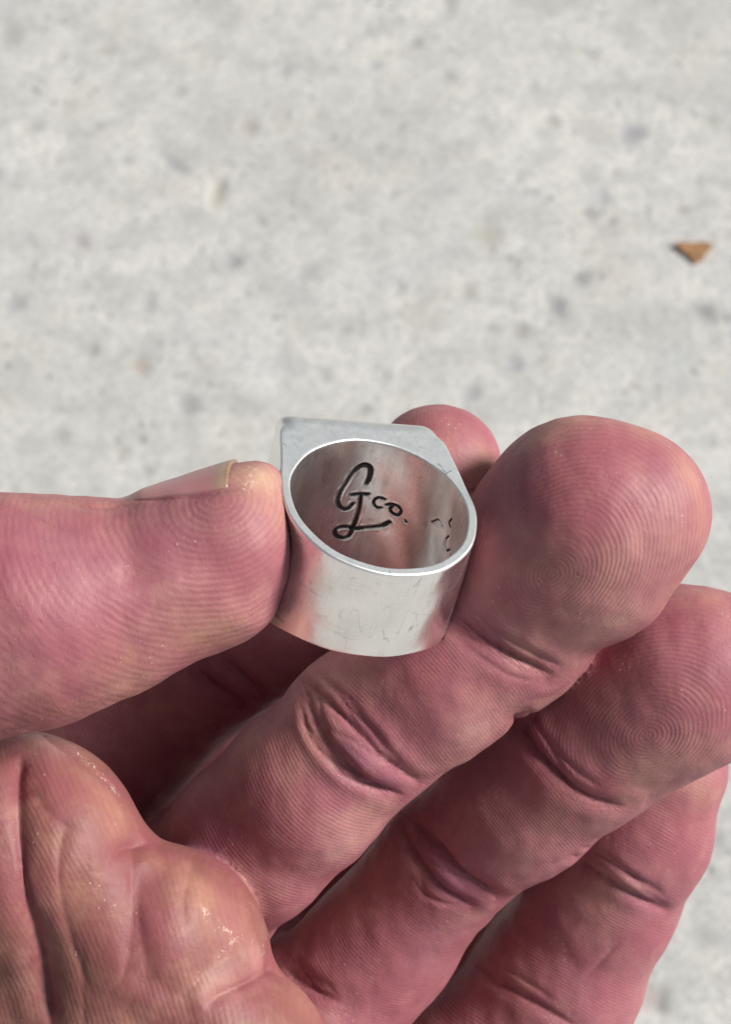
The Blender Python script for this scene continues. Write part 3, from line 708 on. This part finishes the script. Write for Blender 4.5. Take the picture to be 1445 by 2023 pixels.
setp('thumb', -1, 9, lambda P: whorl(P, (425,985), ft, .62, .8, 1.0, 0, .5), 1.0, ft)
setp('palm', -1, 99, lambda P: 2*math.pi*((P @ np.array([.86, .42, .1])) + .008*(P[:, 1] + 40)**2)/.50)
amp *= np.clip((NRM[:, 2] + .15)/.35, 0, 1)
amp[own == names.index('thumb')] *= .72
amp[own == names.index('palm')] *= .55
amp[(own == names.index('index')) & (PYY < 1100)] *= .45
amp *= np.clip(.75 + .35*wavy(HV, 12, .5), .25, 1.0)
seg = info['thumb'][1]
amp[(own == names.index('thumb')) & (PXX < 200)] *= .6

# skin colours: callus, thin folds, flushed pads, and shade painted into the palm
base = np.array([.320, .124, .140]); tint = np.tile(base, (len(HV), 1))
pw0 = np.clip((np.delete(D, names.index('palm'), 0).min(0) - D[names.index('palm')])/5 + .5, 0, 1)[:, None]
tint = tint*(1 - pw0) + np.array([.195, .075, .058])*pw0  # palm browner than the fingers, and darkened to stand in for shade
def blob(px, py, r, c, k, pw=1.0):
    ct = hit(px, py)
    if ct is None: return
    d2 = ((HV - ct)**2).sum(1); wgt = min(1, k*1.3)*np.exp(-(d2/(r*S)**2)**pw)
    global tint
    tint = tint*(1 - wgt[:, None]) + np.array(c)*wgt[:, None]
YEL, RED, PUR, PAL, BRN = (.45,.255,.165), (.28,.070,.082), (.25,.092,.145), (.46,.255,.23), (.235,.092,.068)
tint = tint*(1 - .0)
for b_ in [(1150,1010,110,RED,.35),(1240,900,90,RED,.35),(1330,960,80,PUR,.35),(960,1090,70,RED,.45),(1270,1080,80,PAL,.35),(1190,1240,70,PAL,.35),(1340,880,60,YEL,.45),(1390,1000,45,YEL,.4),(1130,830,60,YEL,.35),
           (960,1240,60,PAL,.3),(990,1270,50,PUR,.5),(820,1340,70,RED,.35),(950,1370,70,RED,.25),(700,1310,60,BRN,.3),(950,1440,60,PAL,.45),(700,1505,55,PUR,.6),(770,1545,40,PUR,.5),(560,1600,90,RED,.35),(660,1690,70,PAL,.55),(480,1480,60,YEL,.35),(450,1600,80,PUR,.25),(400,1660,60,PUR,.4),
           (1240,1290,70,RED,.35),(1400,1280,70,PUR,.25),(1300,1500,60,PAL,.3),(1200,1420,60,BRN,.3),(1050,1650,60,PAL,.5),(1100,1590,60,YEL,.3),(1060,1540,60,RED,.4),(890,1740,50,PUR,.65),(940,1770,35,PUR,.5),(780,1780,80,RED,.35),(850,1870,60,PUR,.25),(1200,1560,40,RED,.4),
           (1350,1650,70,RED,.25),(1250,1760,50,PUR,.4),(1300,1790,40,PUR,.4),(1400,1570,50,YEL,.3),(1060,1850,90,RED,.3),(1150,1950,70,PUR,.2),(1000,1980,60,BRN,.3),
           (350,1040,70,PUR,.35),(450,1100,80,RED,.25),(130,1100,100,PUR,.35),(518,945,62,(.52,.36,.24),.75),(548,1000,50,(.46,.27,.19),.5),(1280,850,55,YEL,.35),(1365,930,50,YEL,.35),(1392,1080,40,YEL,.35),(1060,860,55,YEL,.3),(1400,1185,50,YEL,.35),(1330,1170,50,YEL,.3),(985,900,40,YEL,.3),(1250,1210,60,PAL,.3),(930,1430,50,PAL,.3),(400,1260,70,YEL,.55),(250,1330,80,YEL,.4),(100,1400,90,BRN,.4),(200,1000,80,YEL,.3),(60,985,60,YEL,.35),
           (190,1560,60,YEL,.4),(230,1620,50,YEL,.35),(90,1470,50,PAL,.4),(400,1780,60,YEL,.35),(470,1830,50,YEL,.35),(510,1900,40,PAL,.6),(450,1960,40,PAL,.45),(600,1980,60,YEL,.3),(300,1850,80,RED,.3),(130,1750,110,BRN,.35),(180,1930,90,BRN,.4),(30,1800,60,BRN,.3),(300,1700,50,BRN,.3),
           (270,1400,70,RED,.35),(330,1500,60,RED,.35),(420,1330,40,PUR,.5),(860,840,60,YEL,.25),(960,900,40,YEL,.3)]:
    blob(*b_)
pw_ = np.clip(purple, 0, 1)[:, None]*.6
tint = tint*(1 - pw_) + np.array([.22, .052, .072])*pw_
flake = np.zeros(len(HV))
for L_, r_ in (([(150,1488),(190,1520),(225,1560)], .7), ([(10,1445),(60,1448),(100,1462)], .4), ([(495,918),(500,950),(482,966)], .5), ([(395,1800),(430,1830),(500,1855)], .5), ([(440,1885),(470,1850)], .4), ([(1000,1290),(1060,1320)], .25)):
    L = line3(L_)
    if len(L) > 1: flake = np.maximum(flake, np.exp(-(dist_line(HV, L)/r_)**2))

horg = to_world(C3(-150, 2000, -30)[None])[0]
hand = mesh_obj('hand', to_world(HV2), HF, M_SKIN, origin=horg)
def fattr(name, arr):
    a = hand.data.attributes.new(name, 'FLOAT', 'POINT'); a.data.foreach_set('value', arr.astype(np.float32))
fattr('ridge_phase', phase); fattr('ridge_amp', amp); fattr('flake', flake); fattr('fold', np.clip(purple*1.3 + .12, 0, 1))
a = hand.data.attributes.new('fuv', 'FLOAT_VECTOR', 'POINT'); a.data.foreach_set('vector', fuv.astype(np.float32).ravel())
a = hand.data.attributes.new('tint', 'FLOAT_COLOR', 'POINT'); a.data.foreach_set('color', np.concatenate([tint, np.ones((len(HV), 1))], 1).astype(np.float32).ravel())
tag(hand, 'bare left hand, palm up, pinching a silver ring between thumb and middle fingertip', 'hand')

# thumbnail, laid over its bed
def build_nail():
    bv = BVHTree.FromPolygons([tuple(v) for v in HV2[::1]], HF.tolist())
    V, al, ac = [], [], []; nu, nv = 40, 36
    A0, A1 = C3(262, 1090, -2), C3(500, 1010, -2)
    P = np.zeros((nu, nv, 3))
    for i in range(nu):
        u = i/(nu - 1)
        for j in range(nv):
            v = j/(nv - 1)
            if j == 0:
                g_ = hit(255 + 229*u, 983 - 24*u); b0 = A0 + (A1 - A0)*u
                e_ = (g_ - b0) if g_ is not None else nn_
                t0 = math.atan2(e_[2], e_ @ nn_)
            t1 = R(-86)
            ang = t0*(1 - v) + t1*v
            cv = 1 - .10*(2*v - 1)**2
            base_ = A0 + (A1 - A0)*(u*cv)
            dr = nn_*math.cos(ang) + np.array([0, 0, 1.0])*math.sin(ang)
            h = bv.ray_cast(Vector(base_ + dr*16), Vector(-dr))
            rr = np.linalg.norm(np.array(h[0]) - base_) if h[0] is not None else 6
            P[i, j] = (rr, ang, 0)
    rr = P[..., 0]
    for _ in range(6):
        q = rr.copy(); q[1:-1] = (rr[:-2] + rr[1:-1]*2 + rr[2:])/4; q[:, 1:-1] = (q[:, :-2] + q[:, 1:-1]*2 + q[:, 2:])/4; rr = q
    outs = []
    for side, off in ((0, .42), (1, -.15)):
        for i in range(nu):
            u = i/(nu - 1)
            for j in range(nv):
                v = j/(nv - 1); cv = 1 - .10*(2*v - 1)**2
                base_ = A0 + (A1 - A0)*(u*cv); ang = P[i, j, 1]; dr = nn_*math.cos(ang) + np.array([0, 0, 1.0])*math.sin(ang)
                edge = min(1, min(v, 1 - v)*9)
                o = off*(edge**.5 if side == 0 else 1) - .5*max(0, .25 - u)*4*(side == 0)
                V.append(base_ + dr*(rr[i, j] + o)); al.append(u); ac.append(v)
    F = []; n = nu*nv
    for i in range(nu - 1):
        for j in range(nv - 1):
            a_ = i*nv + j; F.append([a_, a_ + 1, a_ + nv + 1, a_ + nv]); F.append([n + a_, n + a_ + nv, n + a_ + nv + 1, n + a_ + 1])
    loop = [j for j in range(nv)] + [i*nv + nv - 1 for i in range(1, nu)] + [(nu - 1)*nv + j for j in range(nv - 2, -1, -1)] + [i*nv for i in range(nu - 2, 0, -1)]
    for a_, b_ in zip(loop, loop[1:] + loop[:1]): F.append([a_, n + a_, n + b_, b_])
    o = mesh_obj('thumbnail', to_world(np.array(V)), F, M_NAIL, hand, origin=horg)
    bm = bmesh.new(); bm.from_mesh(o.data); bmesh.ops.recalc_face_normals(bm, faces=bm.faces); bm.to_mesh(o.data); bm.free()
    x = o.data.attributes.new('along', 'FLOAT', 'POINT'); x.data.foreach_set('value', np.array(al, np.float32))
    x = o.data.attributes.new('across', 'FLOAT', 'POINT'); x.data.foreach_set('value', np.array(ac, np.float32))
    o['label'] = 'pink thumbnail with a dull yellow-grey free edge'
build_nail()
